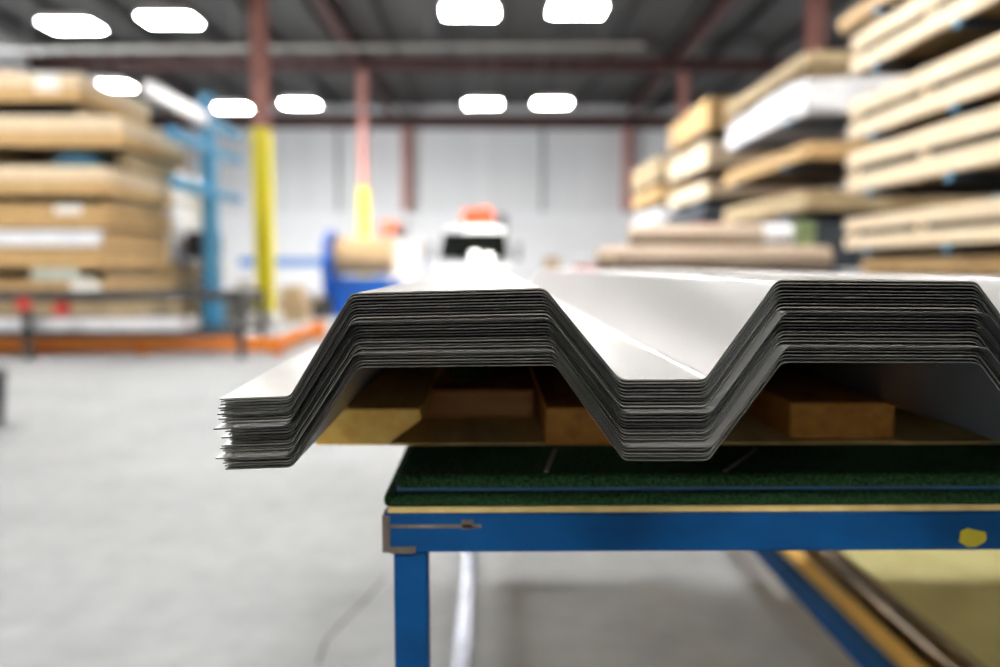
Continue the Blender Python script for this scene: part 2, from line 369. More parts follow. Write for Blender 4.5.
for i in range(NS):
    t = i / (NS - 1) + (R.uniform(-.005, .005) if 0 < i < NS - 1 else 0)
    prof = [a.lerp(b, t) for a, b in zip(TOP, BOT)]
    prof[0] = prof[0] + Vector((R.uniform(-.002, .003) if i else 0, 0, R.uniform(-.00015, .00015)))
    if i in (10, 11, 12, 14, 15): prof[0] += Vector((.004, 0, -.0001))
    dy = forward.get(i, R.uniform(-.0004, .0004))
    yend = 3.2 + R.uniform(-.012, .012)
    stations = [D0 + dy, .60, .66, .72, yend]
    zs = [0, .35, .7, 1, 1]
    droop = [BOT[4].z - BOT[0].z, BOT[4].z - BOT[1].z]
    mb = MB(); rows = []
    for y, s in zip(stations, zs):
        pr = [Vector((p.x, y, p.z)) for p in prof]
        pr[0].z += droop[0] * s; pr[1].z += droop[1] * s
        rows.append(bends(pr))
    n = len(rows[0]); ns = len(rows)
    vs = [p for r in rows for p in r] + [p - Vector((0, 0, THK)) for r in rows for p in r]
    top, bot, edge = [], [], []
    o = n * ns
    for j in range(ns - 1):
        for k in range(n - 1):
            a, b, c, d = j * n + k, j * n + k + 1, (j + 1) * n + k + 1, (j + 1) * n + k
            top.append((a, b, c, d)); bot.append((o + d, o + c, o + b, o + a))
        edge.append((j * n, (j + 1) * n, o + (j + 1) * n, o + j * n)); edge.append((j * n + n - 1, o + j * n + n - 1, o + (j + 1) * n + n - 1, (j + 1) * n + n - 1))
    for k in range(n - 1):
        edge.append((k, o + k, o + k + 1, k + 1)); e = (ns - 1) * n; edge.append((e + k, e + k + 1, o + e + k + 1, o + e + k))
    mb.add(vs, top + bot + edge); mb.m = [0] * len(top) + [2] * len(bot) + [1] * len(edge)
    ob = mb.build('profiled_metal_sheet', [M['sheet'], M['sheet_edge'], M['sheet_under']], origin=(prof[0].x, D0, prof[-1].z))
    if i == 0: lb = 'topmost profiled silver metal sheet, its bright face uncovered on top of the stack'
    elif i == NS - 1: lb = 'bottom profiled silver metal sheet of the stack, resting on the timbers'
    elif i in (9, 19): lb = '%s profiled silver metal sheet from the top, pushed out so a pale strip shows' % ORD[i]
    else: lb = '%s profiled silver metal sheet counted from the top of the stack' % ORD[i]
    tag(ob, lb, 'metal sheet', 'profiled metal sheets in the stack')
ZV = min(p.z for p in BOT[4:]) - THK - 0.0003      # underside of the stack's valleys

# ------------------------------------------------------------------ the blue table
DT = 0.66
zr0, zr1 = PZ(553, DT), PZ(513, DT)
xt0, xt1 = PX(383, DT, 530), 2.3
YT1 = 3.0
tb = thing('work_table', 'blue painted steel work table carrying the stack of metal sheets', 'table', ((xt0 + xt1) / 2, DT, 0))
w = 0.036
m = MB().box(xt0, xt1, DT, DT + w, zr0, zr1); m.build('front_rail', M['blue'], tb, bevel=0.003)
MB().box(xt0, xt1, YT1 - w, YT1, zr0, zr1).build('back_rail', M['blue'], tb, bevel=0.003)
for x in (xt0, xt1 - w): MB().box(x, x + w, DT + w, YT1 - w, zr0, zr1).build('side_rail', M['blue'], tb, bevel=0.003)
for y in (1.35, 2.1): MB().box(xt0 + w, xt1 - w, y, y + w, zr0, zr1).build('cross_rail', M['blue'], tb, bevel=0.003)
lx0, lx1 = PX(393.5, DT, 600), PX(427, DT, 600)
for x0, x1 in ((lx0, lx1), (xt1 - .01 - (lx1 - lx0), xt1 - .01)):
    for y in (DT + .003, YT1 - w - .003):
        MB().box(x0, x1, y, y + .03, 0.012, zr0).build('leg', M['blue'], tb, bevel=0.002)
        MB().box(x0 - .02, x1 + .02, y - .02, y + .05, 0, 0.012).build('foot_plate', M['blue'], tb)
m = MB().box(-.088, -.045, DT + .034, YT1 - w - .004, .10, .145); m.build('lower_rail', M['greyblue'], tb, bevel=0.004)['label'] = 'worn blue lower rail, glancing light coloured in as grey'
m = MB().box(.875, .925, DT + .034, YT1 - w - .004, .10, .15); m.build('lower_rail', M['blue'], tb, bevel=0.004)
# rubbed corner and scrapes
m = MB().box(xt0 - .0006, xt0 + .006, DT - .0006, DT + .02, zr0 + .001, zr1 - .002)
m.box(xt0 + .006, xt0 + .028, DT - .0006, DT, zr0, zr0 + .006); m.box(xt0 + .005, xt0 + .085, DT - .0006, DT, zr1 - .013, zr1 - .010)
m.box(xt0 + .068, xt0 + .078, DT - .0006, DT, zr1 - .014, zr1 - .006)
m.build('rubbed_paint_patch', M['worn'], tb)['label'] = 'bare rubbed patches at the rail corner'
c = P(972, 537, DT); m = MB()
poly = [(c.x + math.cos(a) * rx, c.z + math.sin(a) * rz) for a, rx, rz in [(k * PI / 5, .0125 * (1 + .15 * math.sin(k * 2.3)), .008 * (1 + .2 * math.cos(k * 1.7))) for k in range(10)]]
m.prism(poly, 'y', DT - .0008, DT + .0005); m.build('yellow_paint_mark', M['yellow_mark'], tb)['label'] = 'yellow paint mark'

# boards on the table
zc1 = PZ(447, .757)              # top of upper carpet board
zt2 = zr1 + .006
tag(MB().box(xt0 + .004, xt1 - .02, DT + .0, YT1 - .02, zr1, zt2).build('plywood_sheet', M['ply'], bevel=.001), 'tan plywood panel lying directly on the blue table frame', 'board')
zb2 = zt2 + (zc1 - zt2) * 0.42
g = MB().box(xt0 + .001, xt1 - .03, DT - .004, YT1 - .03, zt2, zb2).build('carpeted_board', M['carpet'], bevel=.005, seg=3)
tag(g, 'lower dark green carpet covered board on the plywood panel', 'board', 'carpet covered boards on the table')
zs2 = zb2 + .005
bl = MB().box(xt0 + .012, xt1 - .05, DT + .004, YT1 - .05, zb2, zs2).build('blue_strip_board', M['rackdark'])
tag(bl, 'thin blue board sandwiched between the two dark green carpet boards', 'board')
tag(MB().box(xt0 + .012, xt1 - .04, DT - .008, YT1 - .04, zs2, zc1).build('carpeted_board', M['carpet'], bevel=.005, seg=3), 'upper dark green carpet covered board beneath the timbers', 'board', 'carpet covered boards on the table')
zply = zc1 + .002
tag(MB().box(PX(388, .76, 447), xt1 - .06, .765, YT1 - .1, zc1, zply).build('plywood_sheet', M['ply']), 'thin tan plywood sheet on the green carpet under the timbers', 'board')
# timbers
def timber(x0, x1, y0, y1, label, m, chamfer=False, z0=None, z1=None):
    z0 = zply if z0 is None else z0; z1 = ZV if z1 is None else z1
    t = MB()
    if chamfer:
        t.prism([(x0, z0), (x1 - .034, z0), (x1 + .002, z0 + .026), (x1, z1), (x0, z1)], 'y', y0, y1)
    else: t.box(x0, x1, y0, y1, z0, z1)
    return tag(t.build('timber', m, bevel=.0015), label, 'timber', 'timbers under the metal sheets')
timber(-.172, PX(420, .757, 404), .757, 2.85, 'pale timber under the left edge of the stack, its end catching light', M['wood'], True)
timber(PX(546, .757, 420), PX(546, .757, 420) + .09, .757, 2.85, 'timber under the middle valley of the stack', M['wood_shaded'])
timber(PX(790, .785, 420), PX(790, .785, 420) + .108, .785, 2.85, 'timber under the second rib of the stack on the right', M['wood_shaded'])
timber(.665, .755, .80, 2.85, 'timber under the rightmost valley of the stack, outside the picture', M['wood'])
ca = PX(424, .90, 400)
timber(ca, PX(546, .757, 420) - .004, .90, .99, 'short reddish timber lying crosswise between left and middle timbers', M['wood_across'], z1=ZV - .004)
tag(MB().box(PX(453, 1.05, 375), PX(490, 1.05, 375), 1.03, 1.3, zply, PZ(366, 1.05)).build('carpet_offcut', M['carpet'], bevel=.004), 'folded dark green carpet offcut behind the short crosswise timber', 'carpet offcut')
for (a, b, lb) in (((555, 449), (548, 478), 'thin pale strap hanging over the carpet below the middle timber'), ((756, 449), (735, 480), 'thin pale strap lying on the carpet right of the middle valley')):
    def on(px, py, z):
        v = CR @ Vector(((px - 500) / F, (333.5 - py) / F, -1)); return CAM + v * ((z - CAM.z) / v.z)
    p, q = on(a[0], a[1], zc1 + .001), on(b[0], b[1], zc1 + .001)
    q.y = max(q.y, DT + .0); 
    s = MB().bar(p, q, .0035, .0012); tag(s.build('strap', M['strap']), lb, 'strap', 'straps on the carpet board')

# things on the floor right of the table, seen below it
FP = lambda px, py, z=0.0: on(px, py, z)
a = FP(895, 667, .12); 
xw = .965
tag(MB().box(1.0, 1.052, .95, 3.0, 0, .09).build('floor_timber', M['wood'], bevel=.003), 'long pale timber lying on the floor right of the table', 'timber')
tag(MB().tube([(1.16, .9, .05), (1.16, 3.1, .05)], .05, 24).build('floor_pipe', M['gloss'], smooth=True), 'dark glossy pipe on the floor beside the olive board', 'pipe')
tag(MB().box(1.23, 2.5, .9, 3.4, 0, .04).build('floor_board', M['olive'], bevel=.003), 'broad olive tan board lying on the floor right of the table', 'board')

# unseen low stack of boards behind the table, added to shade the floor
t = thing('shade_board_stack', 'unseen low stack of boards on bearers, added behind the blue table to shade the floor', 'board stack', (1.2, 4.4, 0))
for y in (3.7, 4.4, 5.1): MB().box(.05, 2.3, y, y + .09, 0, .09).build('bearer', M['wood_across'], t)
for k in range(3): MB().box(.02 + .01 * (k % 2), 2.32 - .012 * (k % 3), 3.45 + .015 * (k % 2), 5.4, .09 + k * .13, .215 + k * .13).build('board', M['ply'], t, bevel=.004)

# ------------------------------------------------------------------ crates
def crate(x0, x1, y0, y1, z0, z1, label, wood='crate_a', load='load', group='timber crates on the right racks', runners=0.0, band=0.42, posts=3, side='x', split=True, extra=None):
    t = thing('timber_crate', label, 'crate', ((x0 + x1) / 2, (y0 + y1) / 2, z0 - runners), group)
    h = z1 - z0; b = h * band; th = .04
    wm = M[wood]; wm2 = M['crate_b'] if wood == 'crate_a' else wm
    for (za, zb, nm) in ((z1 - b, z1, 'upper'), (z0, z0 + b, 'lower')):
        ww = wm if nm == 'upper' or side == 'x' else wm2  # left crates: upper boards paler, falling light put into the colour
        if side == 'y' and nm == 'lower': za -= 0.0
        MB().box(x0, x0 + th, y0, y1, za, zb).build('side_board', ww, t, bevel=.008)
        MB().box(x1 - th, x1, y0, y1, za, zb).build('side_board', ww, t, bevel=.008)
        MB().box(x0 + th, x1 - th, y0, y0 + th, za, zb).build('end_board', ww, t, bevel=.008)
        MB().box(x0 + th, x1 - th, y1 - th, y1, za, zb).build('end_board', ww, t, bevel=.008)
    n = posts
    for k in range(n):
        y = y0 + .03 + (y1 - y0 - .16) * k / (n - 1)
        for xa in (x0 + th, x1 - th - .05): MB().box(xa, xa + .05, y, y + .1, z0, z1).build('post', wm, t)
    MB().box(x0 + th + .055, x1 - th - .055, y0 + th + .01, y1 - th - .01, z0 + .02, z1 - .03).build('load', M[load], t)
    MB().box(x0 + th, x1 - th, y0 + th, y1 - th, z0, z0 + .019).build('deck', M['load'] if side == 'x' else M['load_deck_shade'], t)  # left decks coloured dark to paint the shade beneath the crates
    if runners > 0:
        for k in range(3):
            if side == 'y':
                x = x0 + .12 + (x1 - x0 - .36) * k / 2; MB().box(x, x + .12, y0 + .35, y1 - .05, z0 - runners, z0).build('runner', M['crate_c'], t)
            else:
                y = y0 + .12 + (y1 - y0 - .36) * k / 2; MB().box(x0 + .1, x1 - .1, y, y + .12, z0 - runners, z0).build('runner', M['crate_c'], t)
    return t
def bundle(x0, x1, y0, y1, z0, z1, label, m='film', group=None, name='wrapped_bundle', cat='bundle', seed=1, amp=.03, bands=0):
    r = random.Random(seed); bm = bmesh.new()
    bmesh.ops.create_cube(bm, size=2.0); bmesh.ops.subdivide_edges(bm, edges=bm.edges[:], cuts=5, use_grid_fill=True)
    c = Vector(((x0 + x1) / 2, (y0 + y1) / 2, (z0 + z1) / 2)); s = Vector(((x1 - x0) / 2, (y1 - y0) / 2, (z1 - z0) / 2))
    for v in bm.verts:
        p = v.co.copy(); q = Vector([math.copysign(abs(a) ** 0.9, a) for a in p])
        rr = max(abs(a) for a in p); e = sum(1 for a in p if abs(a) > .99)
        k = 1.0 if e == 1 else (.97 if e == 2 else .93)
        v.co = Vector((p.x * s.x * k, p.y * s.y * k, p.z * s.z * (k if p.z > -.9 else 1)))
        v.co += Vector([r.uniform(-amp, 0) * math.copysign(1, a) * min(1, abs(a)) for a in p]) * (0 if p.z < -.99 else 1)
    mb = MB(); bm.verts.ensure_lookup_table(); mb.add([v.co + c for v in bm.verts], [tuple(v.index for v in f.verts) for f in bm.faces]); bm.free()
    if not bands:
        return tag(mb.build(name, M[m], smooth=True), label, cat, group)
    t = thing(name, label, cat, (c.x, c.y, z0), group)
    mb.build('wrapping', M[m], t, smooth=True)
    for k in range(bands):
        y = y0 + (y1 - y0) * (k + 1) / (bands + 1)
        b_ = MB(); b_.box(x0 - .006, x0 + .002, y, y + .05, z0, z1); b_.box(x0 - .006, x1 + .006, y, y + .05, z1 - .002, z1 + .005); b_.box(x1 - .002, x1 + .006, y, y + .05, z0, z1)
        b_.build('strapping_band', M['dkwrap'], t)
    return t

# right racks ---------------------------------------------------------
XA, XB = 3.9, 6.2
rk = thing('cantilever_rack', 'blue cantilever rack holding the stacked crates along the right side', 'rack', (6.45, 12, 0))
G = 'timber crates on the right racks'
def zz(py, d): return PZ(py, d)
d1 = 8.6
R1 = [(zz(75, d1), zz(37, d1), 'top crate in the nearest right stack, its long pale edges running overhead', 'crate_a', 'load_deck_shade', G),
      (zz(140, d1), zz(102, d1), 'second crate from the top in the nearest right stack', 'crate_a', 'load_deck_shade', G),
      (zz(193, d1), zz(153, d1), 'third crate from the top in the nearest right stack', 'crate_a', 'load_deck_shade', G),
      (zz(249, d1), zz(219, d1), 'lowest pale crate in full view in the nearest right stack', 'crate_a', 'load_deck_shade', G)]
arms = []
for z0, z1, lb, wd, ld, g in R1:
    crate(XA, XB, 4.4, d1, z0, z1, lb, wd, ld, g, band=.40, posts=4)
    arms += [(y, z0) for y in (5.1, 6.6, 8.0)]
crate(XA + .15, XB, 4.6, d1 - .1, zz(290, d1), zz(258, d1), 'tan crate at the bottom of the nearest right stack, just above the sheets', 'crate_b', 'load_deck_shade', G)
arms += [(y, zz(290, d1)) for y in (5.1, 6.6, 8.0)]
# above R1
zt_ = zz(24, d1) + .02
for k, (dx, m_, lb, ye, rr) in enumerate(((.12, 'kraft', 'leftmost tan tube on the highest right rack arms', 9.0, .1), (.36, 'carton', 'middle tan tube on the highest right rack arms', 8.9, .13), (.64, 'teal', 'dark teal tube beside the tan tubes on the highest right rack arms', 8.95, .14), (.9, 'film', 'white tube beside the dark teal tube on the highest right rack arms', 8.85, .11))):
    tt = thing('long_tube', lb, 'tube', (XA + dx, 7.0, zt_), 'long tubes on the highest rack arms')
    MB().tube([(XA + dx, 5.0, zt_ + rr), (XA + dx, ye, zt_ + rr)], rr, 24).build('wrapping', M[m_], tt, smooth=True)
    MB().tube([(XA + dx, ye, zt_ + rr), (XA + dx, ye + .03, zt_ + rr)], rr * .8, 20).build('end_cap', M['paper' if k % 2 else 'mint'], tt, smooth=True)
arms += [(y, zz(24, d1) + .02) for y in (5.6, 6.6, 8.0)]
# R2
d2, d2b = 9.7, 13.1
zf0 = zz(110, d2); zf1 = zz(70, d2)
bundle(XA - .05, XB, d2, d2b, zf0, zf1, 'big white plastic wrapped bundle on the second right stack', 'film', None, seed=3, amp=.05)
crate(XA, XB, d2 + .1, d2b, zf1 + .10, zf1 + .27, 'top tan crate on the second right stack, above the white bundle', 'crate_c', 'load', G, band=.5, runners=.095)
arms2 = [(y, zf0) for y in (10.3, 12.4)]
for (ya, yb, lb, wd) in ((157, 141, 'orange tan crate below the white bundle on the second right stack', 'crate_b'), (209, 189, 'dull brown crate low on the second right stack', 'crate_c')):
    crate(XA, XB, d2, d2b, zz(yb if ya < yb else ya, d2), zz(min(ya, yb), d2), lb, wd, 'load_deck_shade', G, band=.5)
    arms2 += [(y, zz(max(ya, yb), d2)) for y in (10.3, 12.4)]
bundle(XA - .08, XB, d2 + .1, d2b, zz(262, d2), zz(216, d2), 'dark slate bundle added on the lowest arms of the second right stack, behind the rolls', 'dkwrap', None, seed=4, amp=.03)  # added to block the bright gap behind the rolls
arms2 += [(y, zz(262, d2)) for y in (10.3, 12.4)]
# R3
d3, d3b = 14.2, 17.2
arms3 = []
for (ya, yb, lb, wd, ld) in ((127, 97, 'golden crate on top of the third right stack', 'crate_b', 'load'), (165, 140, 'second crate from the top of the third right stack', 'crate_a', 'load_deck_shade'),
                         (196, 180, 'pale crate in the middle of the third right stack', 'crate_a', 'load')):
    crate(XA, XB, d3, d3b, zz(ya, d3), zz(yb, d3), lb, wd, ld, G, band=.5); arms3 += [(y, zz(ya, d3)) for y in (14.8, 16.5)]
zq = zz(222, d3)
bundle(XA - .1, XB, d3, d3b, zq, zz(203, d3), 'dark slate sheeting wrapped bundle low on the third right stack', 'dkwrap', None, seed=5)
arms3 += [(y, zq - .125) for y in (14.8, 16.5)]
bundle(XA - .12, XA + .8, d3 + .1, d3b - .3, zq - .12, zq - .003, 'flat red package under the dark bundle on the third right stack', 'red', None, seed=6, name='red_package', cat='package', amp=.01)
# R4
d4, d4b = 18.2, 21.5
arms4 = []
for (ya, yb, lb, wd) in ((178, 155, 'brown crate high on the farthest right stack', 'crate_c'), (200, 184, 'brown crate in the middle of the farthest right stack', 'crate_b')):
    crate(XA, XB, d4, d4b, zz(ya, d4), zz(yb, d4), lb, wd, 'load', G, band=.5); arms4 += [(y, zz(ya, d4)) for y in (18.8, 20.8)]
bundle(XA, XB, d4, d4b, zz(222, d4), zz(206, d4), 'pale grey wrapped bundle low on the farthest right stack', 'film', None, seed=8)
arms4 += [(y, zz(222, d4)) for y in (18.8, 20.8)]
ups = {}
for y, z in arms + arms2 + arms3 + arms4:
    ups.setdefault(round(y, 2), 0); ups[round(y, 2)] = max(ups[round(y, 2)], z)
    MB().box(XA - .03, 6.35, y - .035, y + .035, z - .085, z - .002).build('arm', M['armdark'], rk, bevel=.006)
    MB().box(XA - .035, XA - .03, y - .035, y + .035, z - .08, z - .005).build('arm_tip', M['rackblue'], rk)
for y, z in ups.items():
    MB().box(6.35, 6.55, y - .1, y + .1, .1, z + .6).build('upright', M['rackdark'], rk, bevel=.01)
    MB().box(4.6, 6.7, y - .08, y + .08, 0, .1).build('base_foot', M['rackdark'], rk)
MB().box(6.40, 6.50, 5.1, 20.8, 1.4, 1.5).build('tie_bar', M['rackdark'], rk)
MB().box(6.40, 6.50, 5.1, 20.8, 2.9, 3.0).build('tie_bar', M['rackdark'], rk)
# small things seen on the right racks
p = P(860, 14, 8.7)

# brown rolls on a trestle --------------------------------------------
def roll(x0, x1, y, z, r, m, label, name='wrapped_roll', cat='roll', group=None, cap=None):
    t = thing(name, label, cat, ((x0 + x1) / 2, y, z - r), group)
    MB().tube([(x0, y, z), (x0 + .01, y, z), (x1 - .01, y, z), (x1, y, z)], [r - .01, r, r, r - .01], 32).build('wrapped_body', M[m], t, smooth=True)
    for xa, xb in ((x0 - .012, x0), (x1, x1 + .012)): MB().tube([(xa, y, z), (xb, y, z)], r * .35, 20).build('core', M['carton'], t)
    if cap:
        MB().tube([(x1 - cap, y, z), (x1 + .002, y, z)], r + .006, 32).build('end_wrap', M['film'], t, smooth=True)
    return t
dr = 7.2
zl = PZ(259, dr); rl = .118
xa, xb = PX(612, dr), PX(828, dr)
roll(xa, xb, dr, zl, rl, 'brownroll', 'front brown wrapped roll lying just behind the metal sheets', group='brown wrapped rolls')
roll(xa - .1, xb - .1, dr + .26, zl, rl, 'brownroll', 'back brown wrapped roll on the trestle, under the upper roll', group='brown wrapped rolls')
roll(PX(632, dr), PX(792, dr), dr + .13, zl + .205, rl, 'brownroll', 'upper brown wrapped roll with white film around its right end', group='brown wrapped rolls', cap=.26)
ts = thing('trestle', 'low steel trestle carrying the brown rolls', 'trestle', ((xa + xb) / 2, dr + .13, 0))
MB().box(xa - .15, xb + .05, dr - .2, dr + .46, zl - rl - .05, zl - rl).build('deck', M['black'], ts, bevel=.006)
for x in (xa, xb - .15):
    for y in (dr - .18, dr + .38): MB().box(x, x + .06, y, y + .06, 0, zl - rl - .05).build('leg', M['black'], ts)
gx = PX(797, dr + .1)
tag(MB().box(gx, gx + .16, dr + .08, dr + .22, zl + rl * .93, PZ(221, dr + .1)).build('green_box', M['green'], bevel=.01), 'small green box standing beside the upper brown roll', 'box')

# ------------------------------------------------------------------ left crates
GL = 'timber crates in the left stack'
dl = 10.0
zl_ = lambda py: PZ(py, dl)
spec = [(102, 75, 88, 'topmost crate in the left stack, a white sheet on its end', 'crate_a', 102, 117),
        (147, 117, 128, 'second crate from the top in the left stack, wider than the one above', 'crate_a', 147, 167),
        (195, 167, 112, 'third crate from the top in the left stack', 'crate_a', 195, 205),
        (228, 205, 110, 'golden crate in the middle of the left stack, a white patch on its top edge', 'crate_b', 228, 231),
        (268, 231, 103, 'deep crate of the left stack with a white covered top', 'crate_b', 268, 280),
        (297, 280, 106, 'shallow crate of the left stack just above the black bench', 'crate_b', 297, 303)]
zbase = 0.0
crate(-8.4, PX(108, dl), dl, 12.3, .14, zl_(303), 'bottom crate of the left stack, standing on the floor behind the black bench', 'crate_c', 'load', GL, runners=.14, side='y')
crt = {}
for ya, yb, px, lb, wd, ra, rb in spec[::-1]:
    z0, z1 = zl_(ya), zl_(yb)
    crt[ya] = crate(-8.4, PX(px, dl), dl, 12.0, z0, z1, lb, wd, 'load', GL, runners=max(.001, z0 - zl_(rb) - .001), side='y', band=.48)
def patch(par, pxa, pxb, pya, pyb, nm='paper_sheet', m='paper', y=dl):
    MB().box(PX(pxa, y), PX(pxb, y), y - .012, y - .001, PZ(pyb, y), PZ(pya, y)).build(nm, M[m], par)['label'] = 'white sheet fixed to the crate end'
patch(crt[102], 45, 68, 75, 92)
patch(crt[297], 70, 100, 281, 294)
patch(crt[228], 58, 84, 206, 214)
tag(MB().box(-8.3, PX(103, dl) - .03, dl - .02, 11.8, zl_(231) + .001, zl_(231) + .012).build('cover_sheet', M['paper']), 'white cover sheet over the deep left crate', 'sheet') if False else None
MB().box(-8.4, PX(103, dl), dl - .014, dl - .001, zl_(246), zl_(231)).build('cover_skirt', M['film'], crt[268])['label'] = 'white film over the upper edge'
bundle(-8.0, PX(32, dl + .3), dl + .25, 11.6, zl_(75) + .001, zl_(66), 'pale bundle lying on the topmost left crate', 'kraft', None, seed=11, amp=.03)
bundle(PX(30, dl), PX(78, dl), dl + .0, dl + .8, zl_(280) + .001, zl_(269), 'small pale green wrapped parcel between the two lowest left crates', 'mint', None, seed=12, name='parcel', cat='parcel', amp=.01) if False else None
tag(MB().prism([(PX(52, dl), zl_(167) + .001), (PX(97, dl), zl_(167) + .001), (PX(94, dl), zl_(156)), (PX(70, dl), zl_(152)), (PX(56, dl), zl_(158))], 'y', dl + .1, dl + 1.2).build('folded_sheeting', M['teal'], bevel=.01), 'dark teal folded sheeting tucked between the second and third left crates', 'sheeting')
tag(MB().prism([(PX(30, dl), zl_(280) + .001), (PX(80, dl), zl_(280) + .001), (PX(76, dl), zl_(269.5)), (PX(34, dl), zl_(269))], 'y', dl - .02, dl + .8).build('wrapped_parcel', M['mint'], bevel=.01), 'small pale green wrapped parcel between the two lowest left crates', 'parcel')
# second stack, white bundles behind the left crates
d5 = 12.7
GB = 'white wrapped bundles behind the left crates'
xr5 = PX(178, d5)
zst = [(300, 260), (256, 232), (226, 199), (190, 166)]
crate(-8.0, xr5 - .05, d5, 15, .12, PZ(262, d5), 'timber crate under the white bundles behind the left stack', 'crate_c', 'load', GL, runners=.12, side='y')
zprev = PZ(262, d5)
for (ya, yb, dx, lb) in ((262, 232, 0, 'lowest white wrapped bundle behind the left crates'), (230, 199, -.06, 'middle white wrapped bundle behind the left crates'), (196, 166, -.12, 'uppermost white wrapped bundle behind the left crates')):
    z1 = PZ(yb, d5)
    bundle(-7.9, xr5 + dx, d5, 14.6, zprev + .001, z1, lb, 'film', GB, seed=int(ya), amp=.05); zprev = z1
# blue cantilever post
db = 11.9
xb_ = PX(212, db)
t = thing('cantilever_post', 'light blue steel cantilever post with short arms left of the yellow column', 'rack post', (xb_, db, 0))
MB().box(xb_ - .09, xb_ + .09, db - .12, db + .12, .06, PZ(95, db)).build('upright', M['rackblue'], t, bevel=.01)
MB().box(xb_ - .16, xb_ + .16, db - .9, db + .9, 0, .06).build('base_foot', M['rackblue'], t)
MB().box(xb_ - .12, xb_ + .12, db - .13, db + .13, .06, PZ(288, db)).build('lower_casing', M['rackblue'], t)
for py, ln, m_, hh in ((122, 1.9, 'film', .2), (150, 1.3, 'rackblue', .16), (193, 1.2, 'rackblue', .16)):
    z = PZ(py, db)
    MB().bar((xb_, db - .12, z), (xb_, db - .12 - ln, z + .02), .12, hh).build('arm', M[m_], t, bevel=.01)
    MB().bar((xb_, db + .12, z), (xb_, db + 1.4, z + .02), .12, hh * .7).build('arm', M['rackblue'], t, bevel=.01)
# dark machine
xm0, xm1 = PX(189, 13.0), PX(213, 13.0)
t = thing('workshop_machine', 'tall black machine standing behind the light blue post', 'machine', ((xm0 + xm1) / 2, 13.2, 0))
MB().box(xm0, xm1 + .1, 12.9, 13.6, 0, .25).build('base', M['blackm'], t, bevel=.02)
MB().box(xm0 + .08, xm1 - .08, 13.1, 13.5, .25, 1.2).build('pillar', M['blackm'], t, bevel=.02)
MB().box(xm0, xm1, 12.85, 13.5, 1.2, PZ(232, 13.0)).build('head', M['blackm'], t, bevel=.04)
MB().tube([((xm0 + xm1) / 2, 13.0, 1.2), ((xm0 + xm1) / 2, 13.0, .95)], [.07, .03], 14).build('spindle', M['grey'], t)
MB().box(xm0 + .02, xm1 - .02, 12.8, 13.1, .78, .86).build('work_plate', M['grey'], t)
# sack, bin, cartons
x0 = PX(236, 14.8)
bundle(x0, x0 + .32, 14.7, 15.1, .62, PZ(278, 14.8), 'small white sack on the grey wheeled bin right of the blue post', 'film', None, seed=21, name='sack', cat='sack', amp=.03)
t = thing('wheeled_bin', 'grey wheeled bin with a sack on it beside the yellow column', 'bin', (x0 + .1, 14.9, 0))
MB().prism([(x0 - .2, .08), (x0 + .45, .08), (x0 + .5, .6), (x0 - .25, .6)], 'y', 14.6, 15.2).build('body', M['grey'], t, bevel=.01)
for x in (x0 - .12, x0 + .37):
    for y in (14.7, 15.1): MB().tube([(x - .02, y, .045), (x + .02, y, .045)], .045, 14).build('wheel', M['rubber'], t)
MB().box(x0 - .27, x0 + .52, 14.58, 15.22, .6, .618).build('lid', M['black'], t)
def carton(x0, x1, y0, y1, z0, z1, label, m='carton', cat='box'):
    t = thing('carton', label, cat, ((x0 + x1) / 2, (y0 + y1) / 2, z0), 'cartons on the floor')
    MB().box(x0, x1, y0, y1, z0, z1).build('body', M[m], t, bevel=.01)
    MB().box((x0 + x1) / 2 - .03, (x0 + x1) / 2 + .03, y0 - .002, y1 + .002, z1 - .08, z1 + .002).build('tape', M['kraft'], t)
carton(PX(276, 15.2), PX(304, 15.2), 15.2, 15.8, 0, .42, 'larger tan carton on the floor right of the yellow column')
carton(PX(279, 15.2), PX(300, 15.2), 15.25, 15.7, .4225, .68, 'smaller tan carton stacked on the larger carton')
carton(PX(306, 16.1), PX(329, 16.1), 16.1, 16.6, 0, .42, 'dark carton on the floor left of the blue decoiler', 'black')

# orange guard rail ---------------------------------------------------
dg = 9.35
gx = PX(274, dg)
t = thing('guard_rail', 'low orange floor guard rail bending around the left crates', 'guard rail', (gx, dg, 0))
MB().bar((-8.6, dg, .13), (gx, dg, .13), .08, .16).build('rail', M['orange'], t, bevel=.01)
MB().bar((gx, dg + .05, .13), (gx, 11.7, .13), .08, .16).build('rail', M['orange'], t, bevel=.01)
for (x, y) in ((-8.4, dg), (-6.0, dg), (-4.2, dg), (gx - .01, dg), (gx, 11.55)):
    MB().box(x - .06, x + .06, y + .041 if y == dg else y - .06, y + .1 if y == dg else y + .06, 0, .2 if y == dg else .05).build('post', M['orange'], t)
MB().box(gx - .09, gx + .09, 11.7, 11.78, 0, .24).build('end_plate', M['orange'], t)

# black bench ---------------------------------------------------------
bx0, bx1, by0, by1 = PX(22, 8.9), PX(238, 8.9), 8.9, 9.8
zt = PZ(292, 8.9)
t = thing('roller_bench', 'long black steel bench with open frame in front of the left crates', 'bench', ((bx0 + bx1) / 2, 9.3, 0))
for y in (by0, by1 - .06): MB().box(bx0 - 1.5, bx1 + .04, y, y + .06, zt - .1, zt).build('top_rail', M['black'], t)
for y in (by0, by1 - .06): MB().box(bx0 - 1.5, bx1 + .04, y, y + .05, .26, .32).build('lower_rail', M['black'], t)
for k in range(14):
    x = bx0 - 1.4 + (bx1 - bx0 + 1.4) * k / 13.5
    MB().tube([(x, by0 + .06, zt - .04), (x, by1 - .06, zt - .04)], .035, 12).build('roller', M['grey'], t)
for x in (bx0 - 1.4, bx0 - .03, bx1 - .03):
    for y in (by0, by1 - .07): MB().box(x, x + .07, y, y + .07, 0, zt - .1).build('leg', M['black'], t)
